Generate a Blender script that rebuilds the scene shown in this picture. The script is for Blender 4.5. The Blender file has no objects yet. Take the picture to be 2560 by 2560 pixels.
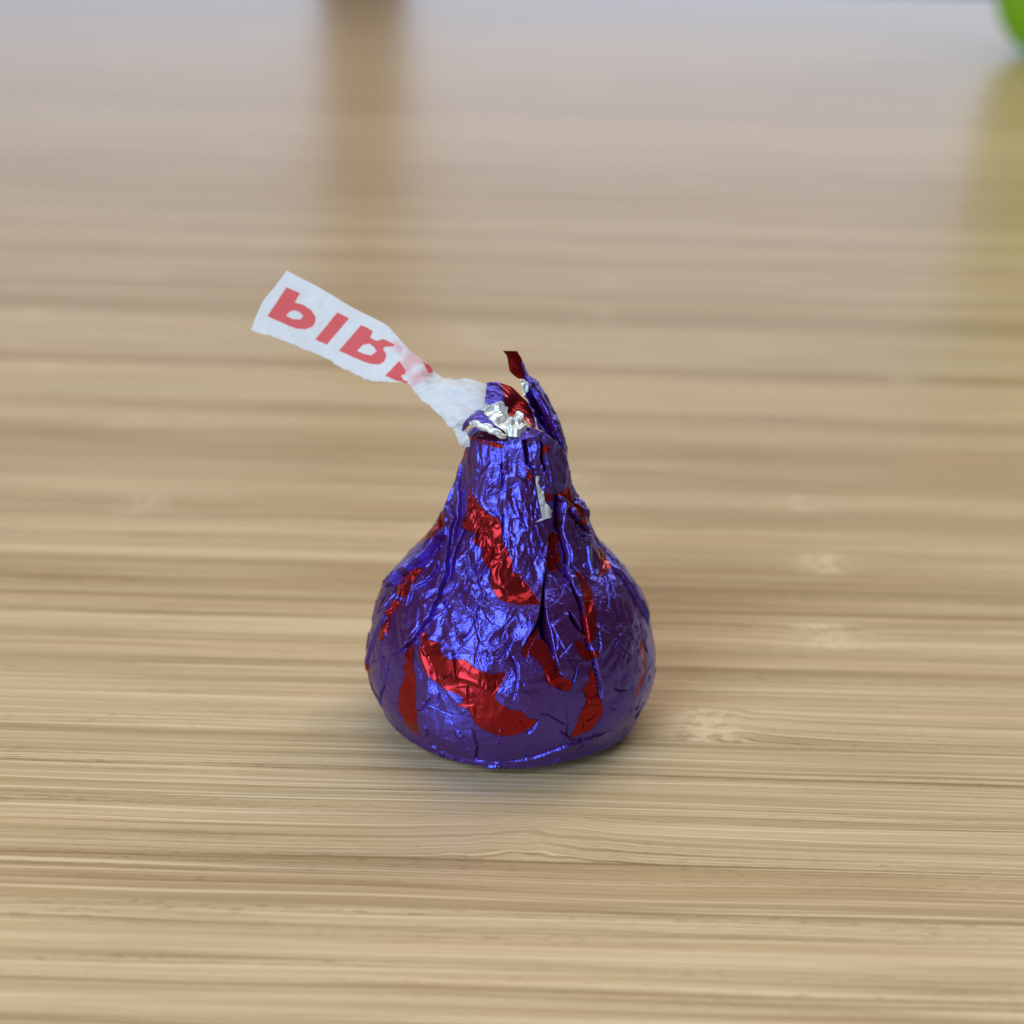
import bpy, math, random
import numpy as np
from mathutils import Matrix, Vector

# ---------------------------------------------------------------- camera, world, lamps, exposure
S = bpy.context.scene
COL = S.collection
MM = 0.001
rng = np.random.default_rng(7)
random.seed(7)

cam = bpy.data.cameras.new("camera")
cam_ob = bpy.data.objects.new("camera", cam)
COL.objects.link(cam_ob)
S.camera = cam_ob
cam.sensor_fit = 'HORIZONTAL'
cam.sensor_width = 36.0
cam.lens = 54.14
cam.clip_start = 0.005
cam.clip_end = 60.0
cam_ob.matrix_world = Matrix((
    (0.99961012, -0.02792164, 0.0, -0.00024820),
    (0.01023331, 0.36635833, -0.93041757, -0.10593871),
    (0.02597878, 0.93005481, 0.36650123, 0.05847937),
    (0, 0, 0, 1)))
cam.dof.use_dof = True
cam.dof.focus_distance = 0.1070
cam.dof.aperture_fstop = 30.0

world = bpy.data.worlds.new("World")
S.world = world
world.use_nodes = True
bg = world.node_tree.nodes["Background"]
bg.inputs[0].default_value = (1.0, 0.82, 0.66, 1)
bg.inputs[1].default_value = 0.07

S.view_settings.view_transform = 'Standard'
S.view_settings.look = 'None'
S.view_settings.exposure = 0.0
S.view_settings.gamma = 1.0


def area(name, loc, target, sx, sy, radiance, color):
    L = bpy.data.lights.new(name, 'AREA')
    L.shape = 'RECTANGLE'
    L.size, L.size_y = sx, sy
    L.energy = radiance * math.pi * sx * sy
    L.color = color
    o = bpy.data.objects.new(name, L)
    COL.objects.link(o)
    o.location = loc
    d = Vector(target) - Vector(loc)
    o.rotation_euler = d.to_track_quat('-Z', 'Y').to_euler()
    return o


# ceiling panel ahead of the table, tall window to the front left, window strip behind the table
area("ceiling_lamp", (0.05, 0.34, 0.80), (0.05, 0.30, 0), 0.95, 0.70, 2.6, (1.0, 0.94, 0.87))
area("left_window_lamp", (-0.245, -0.335, 0.215), (0, 0, 0.025), 0.26, 0.42, 8.0, (0.60, 0.80, 1.0))
area("right_ceiling_lamp", (1.30, 1.75, 1.15), (0, 0.2, 0), 0.60, 0.60, 8.0, (1.0, 0.94, 0.92))
area("far_window_lamp", (0.0, 2.05, 0.20), (0, 0.0, 0.20), 2.8, 0.36, 2.0, (0.62, 0.76, 1.0))

# ---------------------------------------------------------------- traced shape data (surface angle in degrees, height in mm; or mm points)
PRINT_PATCHES=[[(-51.6,17),(-53.9,18.44),(-54,19.77),(-43.9,19.1),(-31.4,18.55),(-22.1,18.12),(-14.3,18),(-10.8,17.42),(-10.1,16.52),(-5.6,15.97),(-1.5,15.25),(-0.5,14.54),(4.6,14.48),(4,14.31),(9.7,13.73),(10,13.45),(13.8,12.79),(13.4,12.69),(3.6,12.69),(0,12.77),(-6.3,12.95),(-10.1,13.29),(-14.5,14.02),(-14.3,14.55),(-17.4,14.75),(-22,15.12),(-23.2,15.28),(-26.8,15.92),(-35,16.16),(-32.2,16.41),(-33.4,16.72),(-42.6,16.66),(-53.1,16.81)],
[(-41.2,10.48),(-39.1,8.89),(-35.4,7.9),(-31,7.4),(-27.1,7.17),(-20.1,6.92),(-17.3,6.77),(-17.2,6.46),(-19.8,6.12),(-15.9,6.07),(-13.8,5.56),(-12.8,4.94),(-9.3,4.49),(-4.3,4.13),(0.6,4.18),(5.5,4.5),(9.1,5.01),(10.9,5.38),(6.6,5.49),(4.7,6.13),(0.4,6.19),(-4.7,6.76),(-5.7,7.17),(-4.5,7.66),(-1.6,8.83),(-7.7,8.65),(-13,8.89),(-18.8,9.35),(-24.3,9.17),(-28.3,9.41),(-31.8,10.03),(-35.9,9.97)],
[(-47.1,9.01),(-43,9.26),(-41.6,8.39),(-41.4,7.91),(-39.4,7.3),(-37.9,5.21),(-37.4,3.87),(-37.2,2.53),(-43.8,2.45),(-46.1,3.33),(-47.7,4.48),(-47.6,5.3),(-45.6,6.5),(-44.8,7.2),(-46.9,7.3),(-45.2,7.91),(-47.1,8.16)],
[(-78.8,12.13),(-71.6,12.65),(-72.1,13.06),(-65.2,13.32),(-64,13.1),(-64.1,12.62),(-63.4,12.24),(-62.1,11.76),(-64.4,11.35),(-73.8,11.42),(-76.2,11.79)],
[(-63.4,11.47),(-60.8,11.34),(-63.2,10.92),(-65.3,10.29),(-62.6,9.89),(-61.1,9.33),(-61.7,8.38),(-65.1,8.1),(-68.7,8.36),(-66.3,9.25),(-67.2,10.09),(-66.6,10.78)],
[(-80.4,16.86),(-73,16.19),(-69.2,15.64),(-70.6,15.19),(-74.3,14.8),(-86.5,14.36),(-92.3,13.64),(-100.9,13.16),(-110.1,13.24),(-104.1,14.28),(-101.5,15.07),(-99.7,15.89)],
[(-110.4,12.87),(-100.6,13.12),(-95.2,12.9),(-97,12.38),(-102.8,12.55),(-109.8,12.59)],
[(-85.9,10.41),(-85.5,9.86),(-87.8,9.27),(-93.7,9.28)],
[(-84.3,5.08),(-73.8,5.16),(-75.9,4.03),(-80.4,3.84),(-82,4.37)],
[(29.1,16.93),(36,16.89),(39.9,16.56),(39.6,16.23),(34.1,16.07),(33.7,15.69),(35,15.09),(32.6,14.89),(30.7,15.05),(28.1,15.52),(27.1,16.11)],
[(23.8,15.77),(27.7,15.4),(31.5,14.6),(29.7,14.51),(25.3,14.51),(24,14.83),(21.3,15.29)],
[(42.6,14.31),(45,14.12),(46.9,13.52),(46.5,12.94),(44,12.37),(40.3,11.11),(37.3,10.48),(33.8,10.1),(33.5,10.43),(33.5,11.03),(34.8,11.76),(38.9,12.8),(41.7,13.37)],
[(27.1,10.43),(30.1,10.47),(31.8,10.11),(33.6,9.66),(36.8,9.46),(35.5,9.18),(32.9,9.08),(31,9.08),(27.5,9.73)],
[(28.6,7.21),(31.3,7.71),(31.8,8.51),(33.4,8.51),(34.4,7.69),(36.4,6.1),(37.7,4.98),(36.7,4.63),(32.5,3.74),(26.9,3.45),(24,3.43),(26.2,4.62),(26.7,5.14),(29.5,6.06)],
[(10.2,10.88),(12.8,10.91),(15.1,10.49),(16.3,9.92),(17.6,9.25),(19.8,8.32),(21.4,8.14),(23.8,7.93),(23.2,7.31),(20.8,7.38),(14.9,7.86),(13.4,8.16),(12.3,9.14),(10.8,9.55),(7.3,10.01),(7.4,10.31)],
[(4.1,10.2),(6.7,10.84),(9.6,11.34),(12.1,11.6),(12.2,11.21),(9.7,10.88),(7,10.25),(6.9,9.95),(4.9,9.77)],
[(71.5,14.65),(83.1,14.32),(82.1,13.99),(76.8,13.43),(74.2,13.27),(64.6,13.35),(58.6,13.38),(65.2,13.65),(67.7,14.1)],
[(68,8.52),(68.9,7.52),(66.6,6.92),(61.8,5.72),(58.5,5.18),(53.4,4.94),(56.8,5.48),(61.9,6.35),(64.8,7.22),(64.9,8.3)],
[(60.3,19.92),(69.6,19.9),(67.1,19.12),(61.1,18.53),(55.6,18.11),(48.1,17.92),(51.5,18.56),(53.3,19.15),(44.3,19.32),(45.6,19.57),(55.7,19.61)],
[(62.9,18.48),(69.1,18.19),(73.8,17.46),(77.5,16.65),(69,16.51),(65.2,16.66),(64.8,17.26),(60.8,17.85)],
[(37.7,17.8),(42,17.81),(43.6,17.39),(40.7,17.02),(36.7,17.05)],
[(8.7,21.54),(12.2,21.25),(18.4,20.52),(17.7,20.29),(11.5,20.69)],
[(34.6,22.93),(37.8,22.62),(32.8,22.15),(28.2,21.62),(27.7,22.1)],
[(-91.4,22.89),(-65,23.83),(-50.2,23.81),(-40.3,23.77),(-27.3,23.59),(-16.5,23.21),(-14.9,23.02),(-23.7,22.99),(-40,23.23),(-51.2,23.29),(-62.7,23.13),(-73.2,22.67)],
[(-91.1,21.66),(-67.7,22.04),(-78.9,21.44),(-91.5,20.83)],
[(30,19.52),(37.2,19.43),(39.6,19.04),(35,18.93),(30.2,19.08)]]
PLEATS=[([(-91.7,19.7),(-93.1,18.48),(-89.9,17.41),(-62.8,17.04),(-58.2,16.03),(-52.2,15.11),(-45,13.89),(-43.7,13.2),(-41,12.21),(-40,11.26),(-42.6,10.58),(-43.3,9.75),(-49.3,8.52),(-57,7.59)],'L',0.2,1.2,0.16,0.09),
([(-91.4,21.28),(-83.5,20.32),(-72,19.09),(-65.1,17.86),(-58,16.75),(-52.1,15.45)],'L',0.14,0.8,0.18,0.1),
([(-67.5,16.28),(-63.2,15.7),(-70.1,15.16),(-70.4,14.71),(-71.7,14.07),(-73,13.47),(-75.9,12.88),(-76,12.58),(-79.7,12.06),(-80.8,11.26),(-96.6,9.78)],'L',0.42,2,0.15,0.14),
([(-57,14.26),(-54.4,13.82),(-53.7,13.21),(-56.9,12.62),(-58.9,12.07),(-56.5,10.97)],'L',0.12,1,0.08,0.07),
([(-73,13.01),(-64.3,12.47),(-60,12.07)],'L',0.1,0.6,0.06,0.06),
([(-73.4,11.97),(-66.5,11.79),(-65.1,11.3),(-66,10.24),(-69.8,8.58),(-74.3,6.27),(-78.8,3.49)],'L',0.14,1.2,0.1,0.08),
([(-55.8,7.38),(-56.4,6.71),(-57.8,5.08),(-63.9,2.95)],'L',0.06,0.8,0.12,0.09),
([(-17.6,22.01),(-14.2,20.95),(-14,20.1)],'L',0.14,0.8,0.06,0.12),
([(7.4,23.73),(8.6,22.66),(10.1,21.72),(17.3,21.23)],'L',0.25,0.8,0.1,0.2),
([(25.8,22.82),(26.7,21.87),(29.9,20.9)],'L',0.22,0.8,0.1,0.2),
([(37.3,18.09),(30.2,17.38),(23.8,15.77),(21,14.81),(17.6,13.79),(13.6,12.52),(12.6,12.15),(9.7,11.45),(5,10.5)],'L',0.4,1.6,0.1,0.1),
([(20.3,14.82),(15.9,12.93),(15.8,11.96),(16.8,11.27),(17.1,9.78),(18.3,8.97),(20.6,8.37)],'R',0.25,1.2,0.1,0.1),
([(49.2,19.51),(44.6,18.69),(44.4,17.81),(42,17),(41.5,15.97),(40.9,15.17),(39.7,14.6)],'R',0.28,1.2,0.3,0.16),
([(39.9,15.19),(36.7,14.32),(35.5,13.45),(37.5,12.67),(34.8,11.76),(33.5,10.43),(34.3,9.5),(35.1,8.21),(36.6,6.68),(36.7,5.66)],'R',0.22,1.2,0.16,0.12),
([(28.1,15.52),(31.5,14.6),(33.6,14.14),(34.6,13.42),(34.8,12.79),(35.2,12.04)],'L',0.15,0.8,0.14,0.1),
([(25,14.4),(26.3,13.91),(28.5,13.42)],'L',0.05,0.5,0.06,0.05),
([(27.7,12.22),(30.2,11.53),(32.6,10.7)],'L',0.15,0.8,0.3,0.14),
([(57.2,18.21),(56.6,17.73),(62.8,17.04),(70.5,16.28),(77.7,15.67)],'R',0.2,1,0.3,0.16),
([(63.7,18.51),(71.8,17.61),(84.4,16.61),(88.7,16.03)],'R',0.15,0.8,0.12,0.08),
([(55.9,16.35),(59.5,15.99),(66.2,15.79),(72,15.33)],'L',0.12,0.6,0.2,0.12),
([(87.1,14.83),(90.9,13.98),(92.6,13.39),(88.7,12.72)],'L',0.15,0.8,0.15,0.1),
([(76.2,13.25),(77.4,12.55),(76.6,11.79),(75.6,10.91),(77.7,9.94),(80,8.59)],'R',0.22,1,0.15,0.1),
([(25.9,8.91),(24.8,8.32),(23.7,7.79)],'L',0.1,0.6,0.15,0.1),
([(17.5,11.77),(19.9,10.82),(22.8,9.47)],'R',0.08,0.8,0.05,0.05),
([(41.5,11.19),(44.4,10.83),(47.1,10.2)],'L',0.08,0.6,0.08,0.07),
([(40.2,10.87),(38.9,9.78),(36.7,9.4)],'R',0.06,0.6,0.05,0.06),
([(-27.4,8.05),(-27.3,6.85),(-27.9,5.55)],'R',0.08,0.6,0.1,0.07),
([(-36.8,5.68),(-25.1,5.31),(-18.3,4.12),(-12.7,2.85)],'R',0.05,0.6,0.06,0.06),
([(-13.7,4.43),(-12.3,2.86),(-14.2,1.23)],'L',0.07,0.6,0.12,0.08),
([(-25.4,4.9),(-27.3,2.09)],'R',0.04,0.6,0.06,0.05),
([(21.8,6.34),(21.9,3.51)],'L',0.05,0.6,0.08,0.06),
([(37.4,4.86),(34.3,3.49),(34.6,2.69)],'L',0.06,0.5,0.08,0.06),
([(7.7,3.26),(6.5,1.52)],'L',0.03,0.5,0.05,0.05),
([(-3,1.48),(10.3,1.85),(18.1,2.37),(23.3,2.75),(33.4,2.93),(43.6,3)],'L',0.13,0.5,0.05,0.08),
([(-37.4,2.99),(-28.2,3.62),(-26.2,3.14)],'R',0.06,0.5,0.05,0.05),
([(-74.2,6.22),(-80.8,3.91),(-68,3.46),(-60,3.08)],'L',0.08,0.6,0.1,0.08),
([(-45.7,17),(-46.5,15.82),(-44.3,14.42),(-42.5,13.36)],'L',0.1,0.5,0.14,0.1),
([(-53.8,16.44),(-49.9,15.18),(-44.3,14.16)],'R',0.06,0.4,0.1,0.08),
([(-27.3,15.09),(-22.6,14.14),(-16.1,13.17),(-17.6,12.27),(-14.9,11.3)],'R',0.09,0.5,0.07,0.07),
([(-37.5,15.12),(-29.6,14.3),(-27.8,13.4),(-30.7,12.54)],'L',0.06,0.4,0.06,0.06),
([(-15.2,16.21),(-16.8,14.76),(-21.5,13.98)],'L',0.1,0.4,0.08,0.07),
([(-32.7,11),(-32.7,11.9),(-38.6,12.59)],'L',0.06,0.4,0.06,0.06),
([(1.1,12.67),(-3.4,11.78),(-2.1,10.89),(-8.4,10.12),(-10.1,8.8)],'R',0.1,0.5,0.03,0.05),
([(4.1,12.56),(-2.4,11.62),(-4.7,10.87)],'R',0.06,0.4,0.03,0.05),
([(-8.2,9.87),(-2.6,9.69),(-0.3,10.43)],'L',0.08,0.35,0.02,0.05),
([(-16,11.16),(-21.6,9.83),(-24,9.29)],'R',0.08,0.4,0.04,0.05),
([(7.8,12.13),(7,11.35),(3.8,10.44)],'R',0.06,0.3,0.03,0.05),
([(-19.9,12.34),(-16.9,11.44),(-13.5,10.63),(-14.6,9.69),(-14.1,8.84)],'L',0.08,0.4,0.05,0.05),
([(-11.6,18.43),(-10,17.1),(-10.5,16.26)],'L',0.08,0.6,0.08,0.08),
([(5,18.49),(9.3,17.14)],'L',0.05,0.4,0.05,0.05),
([(-10.3,8.61),(-11.1,7.42),(-14.5,5.99)],'R',0.05,0.4,0.02,0.04),
([(26.2,10.45),(18.7,9.69),(30,9.22)],'R',0.06,0.4,0.04,0.05),
([(62.6,15.38),(57.8,14.52),(53.4,13.5)],'R',0.12,0.4,0.05,0.06),
([(65.9,13.16),(61.5,12.44),(58.1,11.81)],'R',0.08,0.4,0.05,0.05)]
GAPS=[([(21.1,14.93),(17.7,13.79),(13.8,12.52),(9.9,11.45),(12.2,11.54),(12.6,10.97),(15.3,10.54),(16.5,9.98),(17.2,9.59),(17,9.97),(16.3,11.27),(15.6,11.96),(16.3,12.93),(20,14.34)],0.55),
([(36.9,14.19),(35.3,13.52),(36.3,13.15),(37.4,12.73),(35.3,12.04),(33.4,10.91),(33.6,10.36),(33.3,11.16),(34.8,12.17),(34.7,12.91),(34.3,13.42)],0.5),
([(27.7,12.22),(29.5,12.15),(30.7,11.64),(32.3,11.18),(32.9,10.72),(31.6,10.82),(29.3,11.23),(27.3,11.83)],0.5),
([(42.4,19.44),(46,19.29),(51,18.75),(48.1,17.92),(42.9,17.84),(40.7,16.94),(37.4,16.87),(39.4,17.9)],0.5),
([(4.5,23.68),(9,23.63),(11.6,22.66),(10.8,21.91),(13.7,21.34),(8.6,21.73),(6.3,22.67)],0.2),
([(25,22.83),(28.2,22.66),(28.3,21.81),(34.2,20.99),(29.2,20.86),(24.3,21.89)],0.2),
([(-65.5,15.96),(-64.8,15.36),(-69.1,14.95),(-67.4,14.49),(-70.6,14.02),(-68.2,14.31),(-63,14.66),(-61.3,15.1),(-61.9,15.6)],0.5),
([(-110.2,13.2),(-110.3,12.97),(-109.7,12.61),(-109.2,12.47),(-110.3,12.8),(-110.4,12.9)],0.3),
([(57.2,18.21),(57.6,17.71),(63.4,17.12),(68,16.54),(65,16.76),(60.8,17.23),(56.1,17.83)],0.35)]
SCRAP=[(20,20.97),(24.5,20.93),(22.1,20.46),(28.1,19.84),(29.5,18.98),(36.3,18.33),(33.1,17.89),(26.9,17.9),(15.3,17.72),(23.2,18.03),(22.9,18.76),(21.4,19.62),(19.8,20.47)]
BACK_FOLD=[[(-2.3,0.7,26.44),(-1.59,0.9,26.41),(-1.01,1.1,26.23),(-0.48,1.1,26.05),(0.11,0.9,25.5),(0.7,0.5,25.09),(1.1,0,24.46),(1.28,-1.2,23.81)],
 [(-2.35,-0.1,25.92),(-1.79,-0.1,25.83),(-1.25,0,25.7),(-0.74,0.1,25.43),(-0.29,0.1,24.92),(0.29,-0.2,24.75),(0.76,-0.8,24.49),(1.21,-1.8,23.93)],
 [(-2.39,-0.8,25.51),(-1.96,-0.9,25.36),(-1.43,-0.9,25.27),(-0.96,-0.8,24.96),(-0.61,-0.9,24.55),(-0.04,-1.1,24.59),(0.48,-1.6,24.56),(1.16,-2.2,23.99)]]
LEFT_FOLD=[[(-4.03,-1,23.49),(-3.87,-1,24.09),(-3.46,-0.8,24.49),(-2.9,-0.6,24.86),(-2.43,-0.6,24.78),(-1.99,-0.9,24.46),(-1.68,-1.4,24.19)],
 [(-3.98,-1.9,23.69),(-3.74,-2.2,24.29),(-3.31,-2.4,24.76),(-2.85,-2.4,25.02),(-2.43,-2.4,24.94),(-1.95,-2.6,24.67),(-1.61,-2.6,24.44)],
 [(-3.9,-1.8,23.49),(-3.53,-2.7,24.22),(-3.24,-3.2,24.63),(-2.86,-3.4,24.78),(-2.4,-3.4,24.68),(-1.93,-3.5,24.53),(-1.54,-3,24.42)]]
LINING=[[(-2.35,-0.9,25.05),(-1.77,-0.9,25.26),(-1.3,-0.9,25.48),(-1.01,-0.8,25.06),(-0.52,-1,24.69),(0.09,-1.1,24.84),(0.63,-1.6,24.37)],
 [(-2.37,-1.8,24.94),(-1.85,-2,25.02),(-1.36,-2.2,24.95),(-0.98,-2.2,24.67),(-0.55,-2.4,24.5),(0.06,-2.4,24.42),(0.61,-2.6,24.11)],
 [(-2.33,-2.2,24.58),(-1.9,-2.6,24.58),(-1.56,-3,24.37),(-0.99,-3.2,24.16),(-0.61,-3.4,23.95),(0.04,-3.4,23.77),(0.56,-3.2,23.67)]]
ROLL_EDGE=[[(-3.33,-3.2,24.58),(-3.05,-3.4,24.68),(-2.71,-3.7,24.64),(-2.38,-3.9,24.55),(-2.05,-4,24.52),(-1.86,-4.1,24.34),(-1.54,-4.2,24.26),(-1.16,-4.3,24.09),(-0.84,-4.2,24.01)]]
FLAP=[[(0.21,1.6,27.84),(0.77,1.6,26.81),(1.38,1.5,26.38),(1.99,1.3,25.44),(2.55,1,24.49),(3.08,0.6,23.62),(3.5,0.2,22.55),(3.71,-0.2,21.42)],
 [(0.17,1,27.91),(0.61,0.9,26.84),(1.02,0.6,26.59),(1.59,0.3,25.66),(2.12,0,24.74),(2.64,-0.3,23.8),(3.15,-0.7,22.72),(3.46,-1,21.67)],
 [(0.14,1.2,27.75),(0.45,1,26.63),(0.68,0.5,26.56),(1.21,0.3,25.57),(1.72,0.2,24.62),(2.23,0,23.59),(2.83,-0.6,22.55),(3.23,-1.2,21.71)]]
FLAP_TIP=[[(-1.25,0.6,28.85),(-0.92,0.7,28.41),(-0.8,0.9,27.81),(-0.68,1,27.24),(-0.36,1.1,26.9),(-0.02,1.2,26.68)],
 [(-0.74,1.2,28.7),(-0.46,1.2,28.3),(-0.3,1.2,27.82),(-0.17,1.2,27.32),(0.07,1.2,26.97),(0.27,1.2,26.63)],
 [(-0.22,1.5,28.63),(0.01,1.5,28.26),(0.21,1.5,27.82),(0.34,1.5,27.38),(0.5,1.4,27.01),(0.56,1.2,26.57)]]
FLAP_INNER=[[(0.4,0.6,25.55),(0.64,0.2,25.29),(0.94,-0.2,24.82),(1.2,-0.6,24.26),(1.4,-1,23.8),(1.73,-1.6,23.71),(2.12,-2.2,23.23)],
 [(0.63,2.2,25.62),(0.94,1.9,25.07),(1.3,1.6,24.36),(1.66,1.4,23.73),(1.96,1,23.26),(2.32,0.6,22.69),(2.76,0,22.09)],
 [(0.73,1.4,26.3),(1.24,1,25.38),(1.75,0.7,24.48),(2.25,0.4,23.49),(2.49,0.2,23.13),(2.84,-0.2,22.47),(3.29,-0.8,21.62)]]
SILVER_BIT=[[(0.05,1.3,26.61),(0.37,1.2,26.52),(0.68,1.1,26.41)],
 [(0.21,1.2,26.17),(0.45,1.3,26.09),(0.69,1.3,26.05)],
 [(0.4,0.9,25.41),(0.54,1,25.64),(0.7,1.1,25.76)]]
SILVER_SLIVER=[[(3.34,-0.9,21.45),(3.48,-1.1,21.07),(3.56,-1.3,20.74)],
 [(3.52,-0.7,21.39),(3.63,-0.9,21.01),(3.61,-1.1,20.64)]]
TAG=[[(-17.44,6.5,32.89),(-14.92,5.8,31.83),(-12.4,5,30.6),(-10.79,4.4,30),(-9.78,4,29.58),(-9.07,3.6,28.96),(-7.96,3,27.96),(-6.86,2.5,27.33),(-5.57,2,26.26),(-3.9,1.4,26.43),(-2.34,0.8,26.11),(-1.36,0.2,25.38)],
 [(-18.25,6.33,31.76),(-15.59,5.71,30.83),(-12.97,4.96,29.67),(-11.4,4.33,29.07),(-10.36,3.85,28.69),(-9.56,3.38,28.17),(-8.17,2.58,27.48),(-7.12,1.85,27.09),(-5.96,1.33,26.11),(-4.33,0.14,26.16),(-2.94,-0.48,25.74),(-1.96,-0.55,25.05)],
 [(-19.17,6.1,30.63),(-16.26,5.55,29.85),(-13.54,4.85,28.75),(-12.01,4.2,28.16),(-10.93,3.7,27.8),(-10.06,3.2,27.36),(-8.39,2.3,26.97),(-7.39,1.45,26.79),(-6.37,0.9,25.89),(-4.8,0.18,25.48),(-3.56,-0.77,25.07),(-2.55,-1.33,24.73)],
 [(-19.65,5.83,29.58),(-16.91,5.31,28.88),(-14.09,4.66,27.85),(-12.61,4.03,27.26),(-11.51,3.55,26.91),(-10.57,3.08,26.54),(-8.62,2.17,26.41),(-7.68,1.3,26.42),(-6.79,0.72,25.59),(-5.24,-0.34,24.98),(-4.16,-1.68,24.6),(-3.13,-1.99,24.39)],
 [(-20.08,5.5,28.54),(-17.56,5,27.94),(-14.64,4.4,26.97),(-13.21,3.8,26.37),(-12.09,3.4,26.01),(-11.08,3,25.7),(-8.87,2.2,25.8),(-7.99,1.4,25.97),(-7.22,0.8,25.22),(-5.72,-0.2,24.28),(-4.81,-1.2,23.68),(-3.75,-1.6,23.7)]]
TAG_FLAT=[[(3.61,-1.13),(6.19,-2.47),(8.76,-4.02),(10.41,-4.85),(11.44,-5.41),(12.16,-6.19),(13.3,-7.42),(14.43,-8.25),(15.77,-9.54),(17.53,-9.59),(19.18,-10.15),(20.21,-11.13)],
 [(2.76,-2.32),(5.49,-3.51),(8.17,-4.97),(9.77,-5.8),(10.82,-6.35),(11.62,-7.05),(13.04,-8.03),(14.11,-8.67),(15.31,-9.88),(17.01,-10.26),(18.48,-10.93),(19.54,-11.7)],
 [(1.8,-3.51),(4.79,-4.54),(7.58,-5.93),(9.12,-6.75),(10.21,-7.29),(11.08,-7.91),(12.78,-8.63),(13.79,-9.1),(14.85,-10.23),(16.49,-10.93),(17.78,-11.7),(18.87,-12.27)],
 [(1.29,-4.64),(4.1,-5.57),(6.98,-6.88),(8.48,-7.71),(9.59,-8.23),(10.54,-8.78),(12.53,-9.24),(13.47,-9.52),(14.38,-10.58),(15.98,-11.6),(17.09,-12.47),(18.2,-12.84)],
 [(0.82,-5.77),(3.4,-6.6),(6.39,-7.84),(7.84,-8.66),(8.97,-9.18),(10,-9.64),(12.27,-9.85),(13.14,-9.95),(13.92,-10.93),(15.46,-12.27),(16.39,-13.25),(17.53,-13.4)]]
TAG_RED=[[(3.61,-2.42),(4.69,-2.89),(4.28,-3.61),(4.95,-3.81),(5.57,-4.23),(5.88,-4.74),(5.88,-5.15),(5.62,-5.52),(5.05,-5.72),(4.33,-5.65),(3.51,-5.31),(2.11,-4.69)],
[(7.58,-4.38),(8.51,-4.85),(6.75,-6.91),(5.82,-6.49)],
[(9.43,-5.36),(10.36,-5.82),(10.1,-6.34),(10.62,-6.6),(11.13,-6.44),(12.01,-6.86),(11.96,-7.06),(11.29,-7.06),(11.13,-7.22),(11.39,-7.68),(11.29,-8.14),(10.82,-8.45),(10.1,-8.4),(9.07,-7.99),(7.68,-7.37)],
[(12.37,-8.14),(12.89,-8.87),(12.89,-9.18),(12.53,-9.33),(12.73,-9.64),(13.14,-9.79),(12.99,-9.92),(12.27,-9.74),(11.29,-9.33)],
[(14.12,-8.09),(15.1,-8.76),(14.95,-9.12),(14.56,-9.18),(14.43,-8.66)]]
TAG_HOLES=[[(3.87,-4.33),(4.23,-4.23),(4.64,-4.38),(4.9,-4.69),(4.69,-4.95),(4.12,-4.9),(3.56,-4.66)],
[(9.59,-6.91),(10.05,-6.8),(10.46,-7.11),(10.62,-7.42),(10.21,-7.73),(9.59,-7.58),(9.12,-7.37)]]
TAG_PINK=[[(13.09,-7.42),(13.61,-7.53),(14.23,-8.04),(14.18,-8.25),(13.4,-8.56),(13.09,-9.18),(12.78,-9.07),(12.58,-8.25)],
[(12.01,-6.6),(12.68,-7.11),(12.47,-7.63),(12.06,-7.22)],
[(13.3,-9.28),(14.43,-8.76),(14.64,-9.28),(13.4,-10.21)]]
TAIL=[[(-5.1,-1,23.91),(-4.52,-1.2,23.84),(-3.76,-1.4,23.88)],
 [(-4.61,-1.3,23.47),(-4.12,-1.6,23.39),(-3.6,-1.7,23.34)],
 [(-4.12,-1.4,22.42),(-3.82,-1.7,22.73),(-3.44,-1.9,23.01)],
 [(-3.84,-1,21.99),(-3.68,-1.4,22.18),(-3.39,-1.6,22.31)]]
PROFILE_Z=[0.0, 0.6, 1.6, 3.0, 4.5, 6.0, 8.0, 10.0, 12.0, 14.0, 16.0, 18.0, 20.0, 23.0]
PROFILE_R=[7.2, 9.35, 10.05, 10.63, 10.86, 10.84, 10.53, 9.88, 8.48, 6.65, 5.38, 4.53, 4.08, 3.57]

# ---------------------------------------------------------------- helpers
def new_mat(name):
    m = bpy.data.materials.new(name)
    m.use_nodes = True
    nt = m.node_tree
    return m, nt, nt.nodes["Principled BSDF"]


def N(nt, kind, **kw):
    n = nt.nodes.new(kind)
    for k, v in kw.items():
        setattr(n, k, v)
    return n


def math_node(nt, op, a, b=None, clamp=False):
    n = N(nt, 'ShaderNodeMath', operation=op, use_clamp=clamp)
    for i, v in enumerate((a, b)):
        if v is None:
            continue
        if isinstance(v, (int, float)):
            n.inputs[i].default_value = v
        else:
            nt.links.new(v, n.inputs[i])
    return n.outputs[0]


def mix_col(nt, f, a, b, blend='MIX'):
    n = N(nt, 'ShaderNodeMix', data_type='RGBA', blend_type=blend)
    for i, v in ((0, f), (6, a), (7, b)):
        if isinstance(v, (int, float)):
            n.inputs[i].default_value = v
        elif isinstance(v, tuple):
            n.inputs[i].default_value = (*v, 1)
        else:
            nt.links.new(v, n.inputs[i])
    return n.outputs[2]


def ramp(nt, v, a, b):
    n = N(nt, 'ShaderNodeMapRange', interpolation_type='SMOOTHSTEP')
    nt.links.new(v, n.inputs[0])
    n.inputs[1].default_value = a
    n.inputs[2].default_value = b
    return n.outputs[0]


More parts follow.
